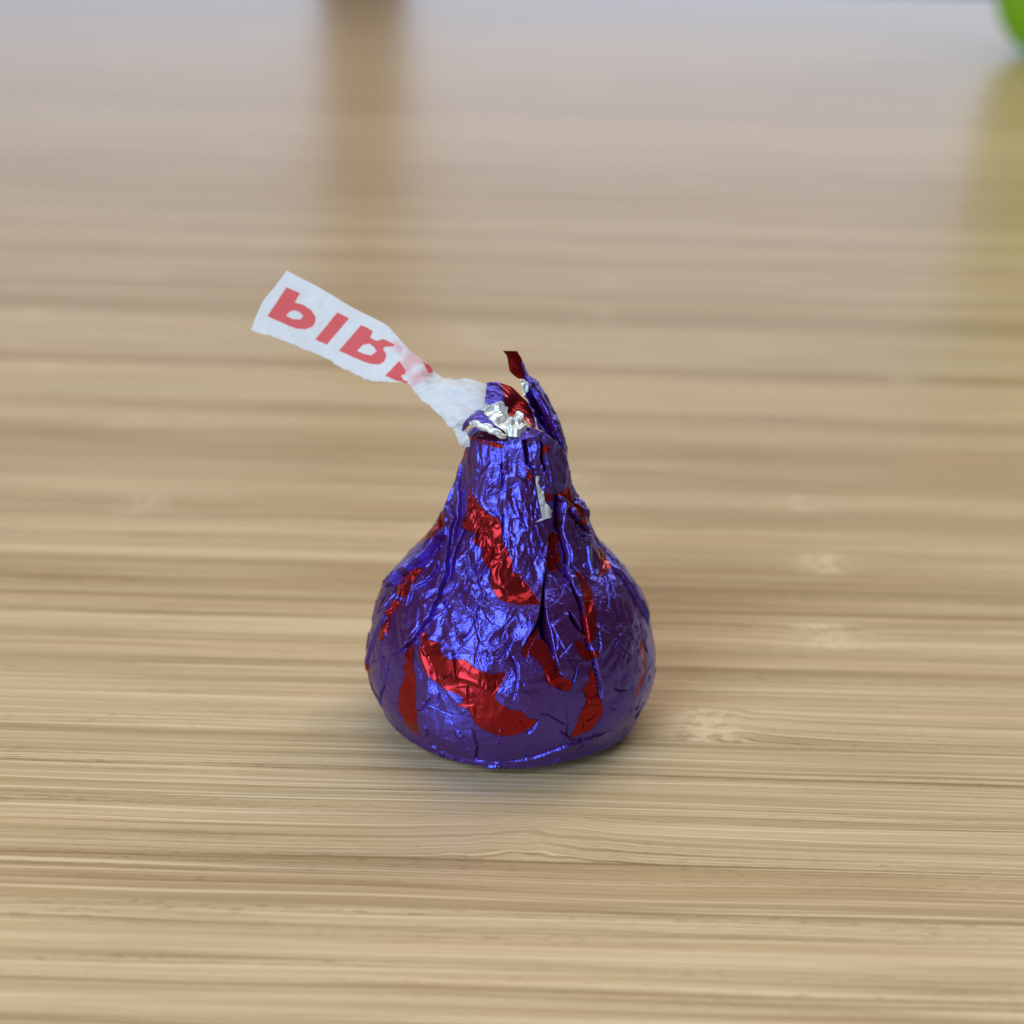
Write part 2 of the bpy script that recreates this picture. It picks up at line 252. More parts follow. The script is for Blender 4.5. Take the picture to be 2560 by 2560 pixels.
def mesh_ob(name, verts, faces, mat, parent=None, smooth=True, attrs=None):
    me = bpy.data.meshes.new(name)
    v = np.asarray(verts, np.float32)
    f = np.asarray(faces, np.int32)
    me.vertices.add(len(v))
    me.vertices.foreach_set("co", v.ravel())
    k = f.shape[1]
    me.loops.add(f.size)
    me.loops.foreach_set("vertex_index", f.ravel())
    me.polygons.add(len(f))
    me.polygons.foreach_set("loop_start", np.arange(0, f.size, k, dtype=np.int32))
    me.polygons.foreach_set("loop_total", np.full(len(f), k, np.int32))
    me.update(calc_edges=True)
    if smooth:
        me.polygons.foreach_set("use_smooth", np.ones(len(f), bool))
    for an, (typ, data) in (attrs or {}).items():
        a = me.attributes.new(an, typ, 'POINT')
        a.data.foreach_set("vector" if typ == 'FLOAT_VECTOR' else "value", np.asarray(data, np.float32).ravel())
    me.materials.append(mat)
    me.validate()
    o = bpy.data.objects.new(name, me)
    COL.objects.link(o)
    if parent:
        o.parent = parent
    return o


def thing(name, label, cat, loc=(0, 0, 0)):
    o = bpy.data.objects.new(name, None)
    COL.objects.link(o)
    o.location = loc
    o.empty_display_size = 0.005
    o["label"] = label
    o["category"] = cat
    return o


def grid_faces(n, m, wrap=False):
    i, j = np.meshgrid(np.arange(n - 1), np.arange(m if wrap else m - 1), indexing='ij')
    j2 = (j + 1) % m
    return np.stack([i * m + j, i * m + j2, (i + 1) * m + j2, (i + 1) * m + j], -1).reshape(-1, 4)


def perlin(p, seed=0):
    p = np.asarray(p, float)
    i = np.floor(p).astype(np.int64)
    f = p - i
    u = f * f * f * (f * (f * 6 - 15) + 10)
    out = 0
    for dx in (0, 1):
        for dy in (0, 1):
            for dz in (0, 1):
                h = ((i[..., 0] + dx) * 374761393 + (i[..., 1] + dy) * 668265263 + (i[..., 2] + dz) * 2147483647 + seed * 974711) & 0xFFFFFFFF
                h = ((h ^ (h >> 13)) * 1274126177) & 0xFFFFFFFF
                h = h ^ (h >> 16)
                a = (h & 0xFFFF) / 65535 * 2 * np.pi
                c = ((h >> 16) & 0xFFFF) / 32767.5 - 1
                s = np.sqrt(np.maximum(0, 1 - c * c))
                g = s * np.cos(a) * (f[..., 0] - dx) + s * np.sin(a) * (f[..., 1] - dy) + c * (f[..., 2] - dz)
                w = (u[..., 0] if dx else 1 - u[..., 0]) * (u[..., 1] if dy else 1 - u[..., 1]) * (u[..., 2] if dz else 1 - u[..., 2])
                out = out + g * w
    return out * 1.5


def cells(u, v, seed=0, period=None):
    """(F1 squared, F2 - F1) of a jittered cell pattern; u wraps at period"""
    iu, iv = np.floor(u).astype(np.int64), np.floor(v).astype(np.int64)
    d1 = np.full(u.shape, 9.0)
    d2 = np.full(u.shape, 9.0)
    for a in (-1, 0, 1):
        for b in (-1, 0, 1):
            cu, cv = iu + a, iv + b
            ku = cu % period if period else cu
            h = (ku * 374761393 + cv * 668265263 + seed * 974711) & 0xFFFFFFFF
            h = ((h ^ (h >> 13)) * 1274126177) & 0xFFFFFFFF
            h = h ^ (h >> 16)
            du = cu + (h & 0xFFFF) / 65535 - u
            dv = cv + ((h >> 16) & 0xFFFF) / 65535 - v
            d = du * du + dv * dv
            n = d < d1
            d2 = np.where(n, d1, np.minimum(d2, d))
            d1 = np.where(n, d, d1)
    return d1, np.sqrt(d2) - np.sqrt(d1)


def sstep(x, a, b):
    t = np.clip((x - a) / (b - a), 0, 1)
    return t * t * (3 - 2 * t)


def hermite(zk, rk, z):
    zk, rk = np.asarray(zk, float), np.asarray(rk, float)
    m = np.gradient(rk, zk)
    i = np.clip(np.searchsorted(zk, z) - 1, 0, len(zk) - 2)
    h = zk[i + 1] - zk[i]
    t = (z - zk[i]) / h
    return (2*t**3-3*t**2+1)*rk[i]+(t**3-2*t**2+t)*h*m[i]+(-2*t**3+3*t**2)*rk[i+1]+(t**3-t**2)*h*m[i+1]


def signed_poly(X, Y, pts):
    """distance to a closed outline, positive inside"""
    d = np.full(X.shape, 1e9)
    ins = np.zeros(X.shape, bool)
    n = len(pts)
    for k in range(n):
        (ax, ay), (bx, by) = pts[k], pts[(k + 1) % n]
        ex, ey = bx - ax, by - ay
        wx, wy = X - ax, Y - ay
        t = np.clip((wx * ex + wy * ey) / (ex * ex + ey * ey + 1e-12), 0, 1)
        d = np.minimum(d, (wx - t * ex) ** 2 + (wy - t * ey) ** 2)
        c = (ay > Y) != (by > Y)
        with np.errstate(divide='ignore', invalid='ignore'):
            ins ^= c & (X < ex * (Y - ay) / (ey if ey != 0 else 1e-12) + ax)
    d = np.sqrt(d)
    return np.where(ins, d, -d)


def cr_resample(ctrl, n, axis):
    """Catmull-Rom resampling of an array of control points along one axis"""
    c = np.moveaxis(np.asarray(ctrl, float), axis, 0)
    m = len(c)
    if m == 2:
        t = np.linspace(0, 1, n)
        out = c[0] + (c[1] - c[0]) * t.reshape(-1, *([1] * (c.ndim - 1)))
        return np.moveaxis(out, 0, axis)
    x = np.linspace(0, m - 1, n)
    i = np.clip(x.astype(int), 0, m - 2)
    t = (x - i).reshape(-1, *([1] * (c.ndim - 1)))
    p0 = c[np.maximum(i - 1, 0)]
    p1, p2 = c[i], c[i + 1]
    p3 = c[np.minimum(i + 2, m - 1)]
    tan1 = np.where((i == 0).reshape(t.shape), p2 - p1, (p2 - p0) / 2)
    tan2 = np.where((i == m - 2).reshape(t.shape), p2 - p1, (p3 - p1) / 2)
    out = (2*t**3-3*t**2+1)*p1 + (t**3-2*t**2+t)*tan1 + (-2*t**3+3*t**2)*p2 + (t**3-t**2)*tan2
    return np.moveaxis(out, 0, axis)


def sheet(name, ctrl, nu, nv, mat, parent, amp=0.0, freq=1.0, thick=0.04, seed=1, attrs=None, stretch=(1, 1, 1), fine=1.0):
    """a crumpled sheet through a grid of control points, with a front, a back and a rim"""
    P = cr_resample(cr_resample(ctrl, nu, 0), nv, 1)
    du = np.gradient(P, axis=0)
    dv = np.gradient(P, axis=1)
    n = np.cross(du, dv)
    n /= np.linalg.norm(n, axis=-1, keepdims=True) + 1e-9
    if amp:
        q = P * freq * np.asarray(stretch)
        w = q + 0.5 * np.stack([perlin(q * .7, seed + 5), perlin(q * .7, seed + 6), perlin(q * .7, seed + 7)], -1)
        h = (0.5 - np.abs(perlin(w, seed))) + fine * (.45 * (0.5 - np.abs(perlin(w * 2.1, seed + 1))) + .2 * perlin(w * 4.3, seed + 2))
        P = P + n * (amp * (h - .35))[..., None]
    B = P - n * thick
    V = np.concatenate([P.reshape(-1, 3), B.reshape(-1, 3)]) * MM
    f = grid_faces(nu, nv)
    k = nu * nv
    rim = np.concatenate([np.arange(nv), np.arange(1, nu) * nv + nv - 1, (nu - 1) * nv + np.arange(nv - 2, -1, -1), np.arange(nu - 2, 0, -1) * nv])
    r2 = np.roll(rim, -1)
    F = np.concatenate([f, f[:, ::-1] + k, np.stack([rim, rim + k, r2 + k, r2], -1)])
    at = {a: ('FLOAT', np.concatenate([d.ravel()] * 2)) for a, d in (attrs or {}).items()}
    return mesh_ob(name, V, F, mat, parent, True, at)


# ---------------------------------------------------------------- materials
def bamboo_material(name, far=False):
    m, nt, b = new_mat(name)
    geo = N(nt, 'ShaderNodeNewGeometry')
    sep = N(nt, 'ShaderNodeSeparateXYZ')
    nt.links.new(geo.outputs['Position'], sep.inputs[0])
    x = math_node(nt, 'MULTIPLY', sep.outputs[0], 1000.0)
    y = math_node(nt, 'MULTIPLY', sep.outputs[1], 1000.0)
    yy = math_node(nt, 'DIVIDE', math_node(nt, 'ADD', y, 25.4), 5.4)
    sid = math_node(nt, 'FLOOR', yy)
    fr = math_node(nt, 'SUBTRACT', yy, sid)
    wn = N(nt, 'ShaderNodeTexWhiteNoise', noise_dimensions='1D')
    nt.links.new(sid, wn.inputs['W'])
    rc = N(nt, 'ShaderNodeSeparateColor')
    nt.links.new(wn.outputs['Color'], rc.inputs[0])
    r1, r2, r3 = rc.outputs
    if far:
        tone = r1
        nx = math_node(nt, 'SUBTRACT', math_node(nt, 'MULTIPLY', math_node(nt, 'FRACT', math_node(nt, 'ADD', math_node(nt, 'DIVIDE', x, 260.0), r2)), 260.0), 130.0)
    else:
        at = N(nt, 'ShaderNodeAttribute', attribute_type='OBJECT', attribute_name='tone')
        tone = at.outputs['Fac']
        an = N(nt, 'ShaderNodeAttribute', attribute_type='OBJECT', attribute_name='node_x')
        nx = math_node(nt, 'SUBTRACT', x, an.outputs['Fac'])
    if not far:
        apale = N(nt, 'ShaderNodeAttribute', attribute_type='OBJECT', attribute_name='node_pale')
    # how near the bamboo node: fibres swerve and pale there
    g = math_node(nt, 'DIVIDE', nx, 5.5)
    near = math_node(nt, 'POWER', 2.718, math_node(nt, 'MULTIPLY', math_node(nt, 'MULTIPLY', g, g), -1.0))
    g2 = math_node(nt, 'DIVIDE', nx, 2.4)
    near2 = math_node(nt, 'POWER', 2.718, math_node(nt, 'MULTIPLY', math_node(nt, 'MULTIPLY', g2, g2), -1.0))
    # low frequency wander of the fibres
    def vec(sx, sy, seed, yin=None):
        c = N(nt, 'ShaderNodeCombineXYZ')
        nt.links.new(math_node(nt, 'MULTIPLY', x, sx), c.inputs[0])
        nt.links.new(math_node(nt, 'MULTIPLY', yin or y, sy), c.inputs[1])
        nt.links.new(math_node(nt, 'MULTIPLY', math_node(nt, 'ADD', r3, seed), 37.0), c.inputs[2])
        return c.outputs[0]
    def noise(v, detail=2.0, rough=0.5):
        n = N(nt, 'ShaderNodeTexNoise')
        nt.links.new(v, n.inputs['Vector'])
        n.inputs['Scale'].default_value = 1.0
        n.inputs['Detail'].default_value = detail
        n.inputs['Roughness'].default_value = rough
        return n.outputs['Fac']
    wander = math_node(nt, 'SUBTRACT', noise(vec(.035, .25, 1.0), 1.0), .5)
    if far:
        bend = math_node(nt, 'MULTIPLY', near, math_node(nt, 'MULTIPLY', math_node(nt, 'SUBTRACT', r2, .5), 1.8))
    else:
        ab = N(nt, 'ShaderNodeAttribute', attribute_type='OBJECT', attribute_name='node_bend')
        bend = math_node(nt, 'MULTIPLY', near, ab.outputs['Fac'])
    swirl = math_node(nt, 'MULTIPLY', math_node(nt, 'SUBTRACT', noise(vec(.3, .5, 9.0), 1.0), .5), math_node(nt, 'MULTIPLY', near, 1.6))
    yw = math_node(nt, 'ADD', math_node(nt, 'ADD', y, math_node(nt, 'MULTIPLY', wander, .8)), math_node(nt, 'ADD', bend, swirl))
    fib = noise(vec(.022, 2.6, 2.0, yw), 3.0, .6)       # broad streaks
    fine = noise(vec(.06, 9.0, 3.0, yw), 2.0, .6)       # hair fine lines
    line = noise(vec(.012, 3.4, 4.0, yw), 1.5, .5)      # long dark lines
    dash = noise(vec(.9, 6.5, 5.0, yw), 1.0, .5)        # short vessels
    band = noise(vec(.004, .33, 6.0, yw), 1.0, .5)      # slow change over the board
    side = math_node(nt, 'MULTIPLY', math_node(nt, 'ABSOLUTE', math_node(nt, 'SUBTRACT', fr, r2)), 1.0)
    dens = ramp(nt, math_node(nt, 'ADD', math_node(nt, 'MULTIPLY', side, .5), math_node(nt, 'MULTIPLY', noise(vec(.03, .9, 8.0, yw), 1.0), .9)), .35, .95)
    col = mix_col(nt, ramp(nt, fib, .30, .72), (.545, .385, .200), (.735, .575, .345))
    col = mix_col(nt, math_node(nt, 'MULTIPLY', ramp(nt, tone, 0.15, 1.0), .80), col, (.390, .250, .110))
    col = mix_col(nt, math_node(nt, 'MULTIPLY', ramp(nt, band, .35, .7), .30), col, (.76, .50, .29))
    dark = math_node(nt, 'MULTIPLY', ramp(nt, noise(vec(.008, 1.1, 13.0, yw), 2.0, .6), .50, .72), .50)
    col = mix_col(nt, dark, col, (.330, .205, .090))
    l1 = math_node(nt, 'MULTIPLY', ramp(nt, line, .55, .66), math_node(nt, 'ADD', math_node(nt, 'MULTIPLY', dens, .60), .12))
    col = mix_col(nt, l1, col, (.235, .135, .055))
    l2 = math_node(nt, 'MULTIPLY', ramp(nt, fine, .48, .62), math_node(nt, 'ADD', math_node(nt, 'MULTIPLY', dens, .62), .14))
    col = mix_col(nt, l2, col, (.300, .190, .085))
    l3 = math_node(nt, 'MULTIPLY', ramp(nt, dash, .56, .70), math_node(nt, 'MULTIPLY', dens, .50))
    col = mix_col(nt, l3, col, (.200, .120, .055))
    l4 = math_node(nt, 'MULTIPLY', ramp(nt, noise(vec(.02, 5.0, 7.0, yw), 1.0), .57, .68), .55)
    col = mix_col(nt, l4, col, (.88, .71, .47))
    col = mix_col(nt, math_node(nt, 'MULTIPLY', near2, math_node(nt, 'MULTIPLY', ramp(nt, noise(vec(1.1, 1.2, 11.0), 2.0), .35, .6), .42 if far else apale.outputs['Fac'])), col, (.82, .65, .41))
    # joint between two glued strips
    edge = math_node(nt, 'MINIMUM', fr, math_node(nt, 'SUBTRACT', 1.0, fr))
    col = mix_col(nt, math_node(nt, 'MULTIPLY', math_node(nt, 'SUBTRACT', 1.0, ramp(nt, edge, .0, .022)), .35), col, (.25, .15, .07))
    nt.links.new(col, b.inputs['Base Color'])
    rr = N(nt, 'ShaderNodeMapRange')
    nt.links.new(fine, rr.inputs[0])
    rr.inputs[3].default_value = .30
    rr.inputs[4].default_value = .38
    nt.links.new(rr.outputs[0], b.inputs['Roughness'])
    b.inputs['IOR'].default_value = 1.42
    bump = N(nt, 'ShaderNodeBump')
    bump.inputs['Strength'].default_value = .12
    bump.inputs['Distance'].default_value = 0.00004
    nt.links.new(math_node(nt, 'ADD', fine, math_node(nt, 'MULTIPLY', l1, -1.0)), bump.inputs['Height'])
    nt.links.new(bump.outputs[0], b.inputs['Normal'])
    return m


def foil_material(name, printed=True, silver=False):
    m, nt, b = new_mat(name)
    b.inputs['Metallic'].default_value = 1.0
    tc = N(nt, 'ShaderNodeTexCoord')
    mp = N(nt, 'ShaderNodeMapping')
    mp.inputs['Scale'].default_value = (1000, 1000, 1000)
    nt.links.new(tc.outputs['Object'], mp.inputs[0])
    nz = N(nt, 'ShaderNodeTexNoise')
    nz.inputs['Scale'].default_value = 5.0
    nz.inputs['Detail'].default_value = 2.0
    nt.links.new(mp.outputs[0], nz.inputs['Vector'])
    big = N(nt, 'ShaderNodeTexNoise')
    big.inputs['Scale'].default_value = .55
    nt.links.new(mp.outputs[0], big.inputs['Vector'])
    if silver:
        col = mix_col(nt, big.outputs['Fac'], (.70, .74, .76), (.84, .85, .82))
        nt.links.new(col, b.inputs['Base Color'])
        b.inputs['Roughness'].default_value = .42
        b.inputs['Metallic'].default_value = .65
    else:
        # lacquered foil: a plum pigment layer over a blue metallic one; red ink printed on top
        blue = mix_col(nt, big.outputs['Fac'], (.056, .074, .60), (.070, .086, .68))
        plum = mix_col(nt, big.outputs['Fac'], (.100, .011, .060), (.118, .014, .070))
        body = nt.nodes.new('ShaderNodeBsdfPrincipled')
        body.inputs['Roughness'].default_value = .45
        body.inputs['IOR'].default_value = 1.25
        if printed:
            at = N(nt, 'ShaderNodeAttribute', attribute_name='print')
            v = math_node(nt, 'ADD', at.outputs['Fac'], math_node(nt, 'MULTIPLY', math_node(nt, 'SUBTRACT', nz.outputs['Fac'], .5), .16))
            mask = ramp(nt, v, -.02, .02)
            red = mix_col(nt, big.outputs['Fac'], (.29, .004, .010), (.35, .007, .012))
            col = mix_col(nt, mask, blue, red)
            pig = mix_col(nt, mask, plum, (.175, .005, .006))
            # a thin dark keyline runs round the print
            key = math_node(nt, 'MULTIPLY', ramp(nt, v, -.075, -.035), math_node(nt, 'SUBTRACT', 1.0, ramp(nt, v, -.03, .02)))
            key = math_node(nt, 'MULTIPLY', key, .75)
            col = mix_col(nt, key, col, (.012, .004, .02))
            pig = mix_col(nt, key, pig, (.012, .004, .02))
            rg = N(nt, 'ShaderNodeMapRange')
            nt.links.new(mask, rg.inputs[0])
            rg.inputs[3].default_value = .28
            rg.inputs[4].default_value = .20
            nt.links.new(rg.outputs[0], b.inputs['Roughness'])
        else:
            col, pig = blue, plum
            b.inputs['Roughness'].default_value = .25
        nt.links.new(col, b.inputs['Base Color'])
        nt.links.new(pig, body.inputs['Base Color'])
        b.inputs['Coat Weight'].default_value = .24
        b.inputs['Coat Roughness'].default_value = .12
        ms = N(nt, 'ShaderNodeMixShader')
        ms.inputs[0].default_value = .60
        nt.links.new(body.outputs[0], ms.inputs[1])
        nt.links.new(b.outputs[0], ms.inputs[2])
        nt.links.new(ms.outputs[0], nt.nodes['Material Output'].inputs[0])
    # embossed weave and micro wrinkles
    wv = N(nt, 'ShaderNodeTexVoronoi')
    wv.inputs['Scale'].default_value = 6.5
    nt.links.new(mp.outputs[0], wv.inputs['Vector'])
    h = math_node(nt, 'ADD', math_node(nt, 'MULTIPLY', wv.outputs['Distance'], .6), math_node(nt, 'MULTIPLY', nz.outputs['Fac'], .8))
    if printed and not silver:
        h = math_node(nt, 'MULTIPLY', h, math_node(nt, 'SUBTRACT', 1.0, math_node(nt, 'MULTIPLY', mask, .75)))
    bump = N(nt, 'ShaderNodeBump')
    bump.inputs['Strength'].default_value = .52
    bump.inputs['Distance'].default_value = 0.00006
    nt.links.new(h, bump.inputs['Height'])
    nt.links.new(bump.outputs[0], b.inputs['Normal'])
    if not silver:
        nt.links.new(bump.outputs[0], body.inputs['Normal'])
    return m


def paper_material(name, printed):
    m, nt, b = new_mat(name)
    tc = N(nt, 'ShaderNodeTexCoord')
    nz = N(nt, 'ShaderNodeTexNoise')
    nz.inputs['Scale'].default_value = 2600.0
    nz.inputs['Detail'].default_value = 3.0
    nt.links.new(tc.outputs['Object'], nz.inputs['Vector'])
    big = N(nt, 'ShaderNodeTexNoise')
    big.inputs['Scale'].default_value = 420.0
    nt.links.new(tc.outputs['Object'], big.inputs['Vector'])
    base = mix_col(nt, big.outputs['Fac'], (.86, .85, .87), (.92, .92, .94))
    base = mix_col(nt, math_node(nt, 'MULTIPLY', ramp(nt, nz.outputs['Fac'], .35, .75), .22), base, (.76, .76, .79))
    if printed:
        for an, c, f, lo, hi in (('pink', (.88, .40, .42), .60, -.35, .30), ('ink', (.86, .085, .085), .90, -.012, .03)):
            at = N(nt, 'ShaderNodeAttribute', attribute_name=an)
            v = math_node(nt, 'ADD', at.outputs['Fac'], math_node(nt, 'MULTIPLY', math_node(nt, 'SUBTRACT', nz.outputs['Fac'], .5), .06))
            base = mix_col(nt, math_node(nt, 'MULTIPLY', ramp(nt, v, lo, hi), f), base, c)
    nt.links.new(base, b.inputs['Base Color'])
    b.inputs['Roughness'].default_value = .6
    tr = N(nt, 'ShaderNodeBsdfTranslucent')
    nt.links.new(base, tr.inputs[0])
    mx = N(nt, 'ShaderNodeMixShader')
    mx.inputs[0].default_value = .46
    nt.links.new(b.outputs[0], mx.inputs[1])
    nt.links.new(tr.outputs[0], mx.inputs[2])
    nt.links.new(mx.outputs[0], nt.nodes['Material Output'].inputs[0])
    bump = N(nt, 'ShaderNodeBump')
    bump.inputs['Strength'].default_value = .4
    bump.inputs['Distance'].default_value = 0.00004
    nt.links.new(nz.outputs['Fac'], bump.inputs['Height'])
    nt.links.new(bump.outputs[0], b.inputs['Normal'])
    return m


def plain_material(name, col, rough, var=.15, scale=30.0):
    m, nt, b = new_mat(name)
    tc = N(nt, 'ShaderNodeTexCoord')
    nz = N(nt, 'ShaderNodeTexNoise')
    nz.inputs['Scale'].default_value = scale
    nz.inputs['Detail'].default_value = 4.0
    nt.links.new(tc.outputs['Object'], nz.inputs['Vector'])
    c = mix_col(nt, nz.outputs['Fac'], tuple(v * (1 - var) for v in col), tuple(min(1, v * (1 + var)) for v in col))
    nt.links.new(c, b.inputs['Base Color'])
    b.inputs['Roughness'].default_value = rough
    return m


# ---------------------------------------------------------------- setting: floor, wall beyond, table
def box(name, x0, x1, y0, y1, z0, z1, mat, parent=None, bev=0.0):
    if bev:
        prof = [(y0, z0), (y1, z0), (y1, z1 - bev), (y1 - bev, z1), (y0 + bev, z1), (y0, z1 - bev)]
    else:
        prof = [(y0, z0), (y1, z0), (y1, z1), (y0, z1)]
    n = len(prof)
    V = [(x0, y, z) for y, z in prof] + [(x1, y, z) for y, z in prof]
    me = bpy.data.meshes.new(name)
    F = [tuple(range(n))[::-1], tuple(range(n, 2 * n))] + [(k, (k + 1) % n, (k + 1) % n + n, k + n) for k in range(n)]
    me.from_pydata(V, [], [f[::-1] for f in F])
    me.materials.append(mat)
    o = bpy.data.objects.new(name, me)
    COL.objects.link(o)
    o.parent = parent
    return o


floor = box("floor", -6, 6, -4, 6, -0.80, -0.74, plain_material("carpet", (.10, .11, .13), .9, .3, 200))
floor["kind"] = "structure"
back_wall = box("back_wall", -4, 4, 2.10, 2.25, -0.74, 2.4, plain_material("wall_paint", (.20, .22, .26), .8, .05))
back_wall["kind"] = "structure"
# dark square post beyond the far edge of the table (mirrored in the lacquer)
post_mat = plain_material("dark_wood", (.105, .105, .115), .5, .3, 14)
post = thing("post", "dark square post beyond the table, mirrored as a vertical brown band in the tabletop", "post", (-0.150, 1.40, -0.74))
def lathe_square(name, w, z0, z1, mat, parent):
    c = w * .12
    ring = [(w/2-c, -w/2), (w/2, -w/2+c), (w/2, w/2-c), (w/2-c, w/2), (-w/2+c, w/2), (-w/2, w/2-c), (-w/2, -w/2+c), (-w/2+c, -w/2)]
    V = [(x, y, z) for z in (z0, z1) for x, y in ring]
    F = [(k, (k + 1) % 8, (k + 1) % 8 + 8, k + 8) for k in range(8)]
    me = bpy.data.meshes.new(name)
    me.from_pydata(V, [], F + [tuple(range(8))[::-1], tuple(range(8, 16))])
    me.materials.append(mat)
    o = bpy.data.objects.new(name, me)
    COL.objects.link(o)
    o.parent = parent
    return o
lathe_square("shaft", .076, .03, 2.0, post_mat, post)
lathe_square("foot", .12, 0.0, .0295, post_mat, post)

TABLE_FAR = 1.21
near_wood = bamboo_material("bamboo")
far_wood = bamboo_material("bamboo_far", far=True)
table = box("tabletop", -0.8, 0.8, -0.1496, TABLE_FAR, -0.028, -0.0031, far_wood)
table["kind"] = "structure"
W = 5.4
known = {  # strip index -> (tone, node x in mm)
    10: (.30, 30.0), 7: (.25, 27.3), 4: (.25, 15.3), 1: (.45, 1.6), 2: (.55, -60.0), 0: (.85, 80.0), -1: (.30, -70.0),
    3: (.55, 55.0), 5: (.42, -75.0), 6: (.50, 70.0), 24: (.3, -4.4), 37: (.35, -24.0), -2: (.2, 60), 8: (.65, -50.0), 9: (.75, 66.0), 12: (.6, -38.0)}
k0, k1 = -23, 66
for k in range(k0, k1):
    y0 = (-25.4 + W * k) * MM
    o = box("bamboo_strip", -0.7995, 0.7995, y0, y0 + W * MM, -0.003, 0.0, near_wood, table, bev=0.00003)
    o["tone"], o["node_x"] = known.get(k, (random.random() ** 1.2, random.uniform(-230, 230)))
    o["node_pale"] = {1: .12, 4: .65, 7: .70, 10: .70}.get(k, .38)
    o["node_bend"] = {1: -.9, 4: -.9, 7: .5, 10: .5}.get(k, random.uniform(-.8, .8))
yf = (-25.4 + W * k1) * MM
rear = box("rear_board", -0.7995, 0.7995, yf, TABLE_FAR - .0005, -0.003, 0.0, far_wood, table, bev=0.00003)

# ---------------------------------------------------------------- lime container at the far right
lime_mat, nt, b = new_mat("lime_plastic")
tc = N(nt, 'ShaderNodeTexCoord')
nz = N(nt, 'ShaderNodeTexNoise')
nz.inputs['Scale'].default_value = 18.0
nt.links.new(tc.outputs['Object'], nz.inputs['Vector'])
nt.links.new(mix_col(nt, nz.outputs['Fac'], (.50, .88, .06), (.56, .92, .10)), b.inputs['Base Color'])
b.inputs['Roughness'].default_value = .3
b.inputs['Subsurface Weight'].default_value = .4
b.inputs['Subsurface Radius'].default_value = (.01, .02, .004)
trl = N(nt, 'ShaderNodeBsdfTranslucent')
trl.inputs[0].default_value = (.62, .98, .16, 1)
mxl = N(nt, 'ShaderNodeMixShader')
mxl.inputs[0].default_value = .5
nt.links.new(b.outputs[0], mxl.inputs[1])
nt.links.new(trl.outputs[0], mxl.inputs[2])
nt.links.new(mxl.outputs[0], nt.nodes['Material Output'].inputs[0])
cup = thing("tumbler", "bright lime green rounded plastic tumbler cut off at the upper right edge of the photo", "tumbler", (0.2530, 0.632, 0))
prof = [(0.0005, .0004), (.018, .0003), (.021, .0008), (.027, .004), (.033, .010), (.0375, .018), (.0400, .028), (.0415, .045), (.0413, .06), (.0412, .11), (.0412, .15), (.0409, .152), (.0392, .152), (.0390, .11), (.0388, .05), (.035, .02), (.02, .006), (.0005, .005)]
def lathe(name, prof, n, mat, parent):
    prof = np.array(prof)
    t = np.linspace(0, 2 * np.pi, n, endpoint=False)
    V = np.stack([prof[:, :1] * np.cos(t), prof[:, :1] * np.sin(t), np.broadcast_to(prof[:, 1:], (len(prof), n))], -1).reshape(-1, 3)
    return mesh_ob(name, V, grid_faces(len(prof), n, True), mat, parent)
lathe("cup_body", prof, 72, lime_mat, cup)
rim_mat = plain_material("lime_rim", (.24, .50, .03), .35, .05)
lathe("rim", [(.0415, .1500), (.0425, .1512), (.0425, .1535), (.0415, .1545), (.0395, .1545), (.0387, .1535), (.0387, .1525)], 72, rim_mat, cup)

# ---------------------------------------------------------------- the wrapped chocolate
candy = thing("wrapped_chocolate", "teardrop chocolate wrapped in crinkled purple foil with red print and a white paper tag", "chocolate")
foil = foil_material("purple_red_foil")
silver = foil_material("silver_foil", silver=True)
paper = paper_material("tissue_paper", False)
paper_print = paper_material("printed_tissue_paper", True)

# surface grid: angle (0 faces the front, grows to the right) by arc length
zs = np.linspace(0, 23.4, 3000)
rs = hermite(PROFILE_Z, PROFILE_R, np.clip(zs, 0, 23))
arc = np.concatenate([[0], np.cumsum(np.hypot(np.diff(zs), np.diff(rs)))])
NS, NT = 520, 1120
s1 = np.linspace(0, arc[-1], NS)
zz, rr = np.interp(s1, arc, zs), np.interp(s1, arc, rs)
t1 = np.linspace(-math.pi, math.pi, NT, endpoint=False)
TH, SS = np.meshgrid(t1, s1, indexing='xy')
RR = np.broadcast_to(rr[:, None], TH.shape)
ZZ = np.broadcast_to(zz[:, None], TH.shape)
z2s = lambda z: float(np.interp(z, zs, arc))


def window(th0, th1, sa, sb):
    i0, i1 = np.searchsorted(s1, sa), np.searchsorted(s1, sb)
    j0, j1 = np.searchsorted(t1, th0), np.searchsorted(t1, th1)
    return slice(i0, i1), slice(j0, j1)


def local(pts, margin):
    P = [(math.radians(a), z2s(z)) for a, z in pts]
    ths, sss = [p[0] for p in P], [p[1] for p in P]
    rmin = float(np.interp(max(sss), s1, rr))
    for off in (-2 * math.pi, 0, 2 * math.pi):
        w = window(min(ths) + off - margin / rmin, max(ths) + off + margin / rmin, min(sss) - margin, max(sss) + margin)
        if w[0].stop > w[0].start and w[1].stop > w[1].start:
            yield w, [(a + off, s) for a, s in P]


def on_back(pts, lim=62):
    m = sum(p[0] for p in pts) / len(pts)
    return [(p[0] + 180 + 7 * math.sin(p[1]), p[1]) for p in pts] if abs(m) < lim else None


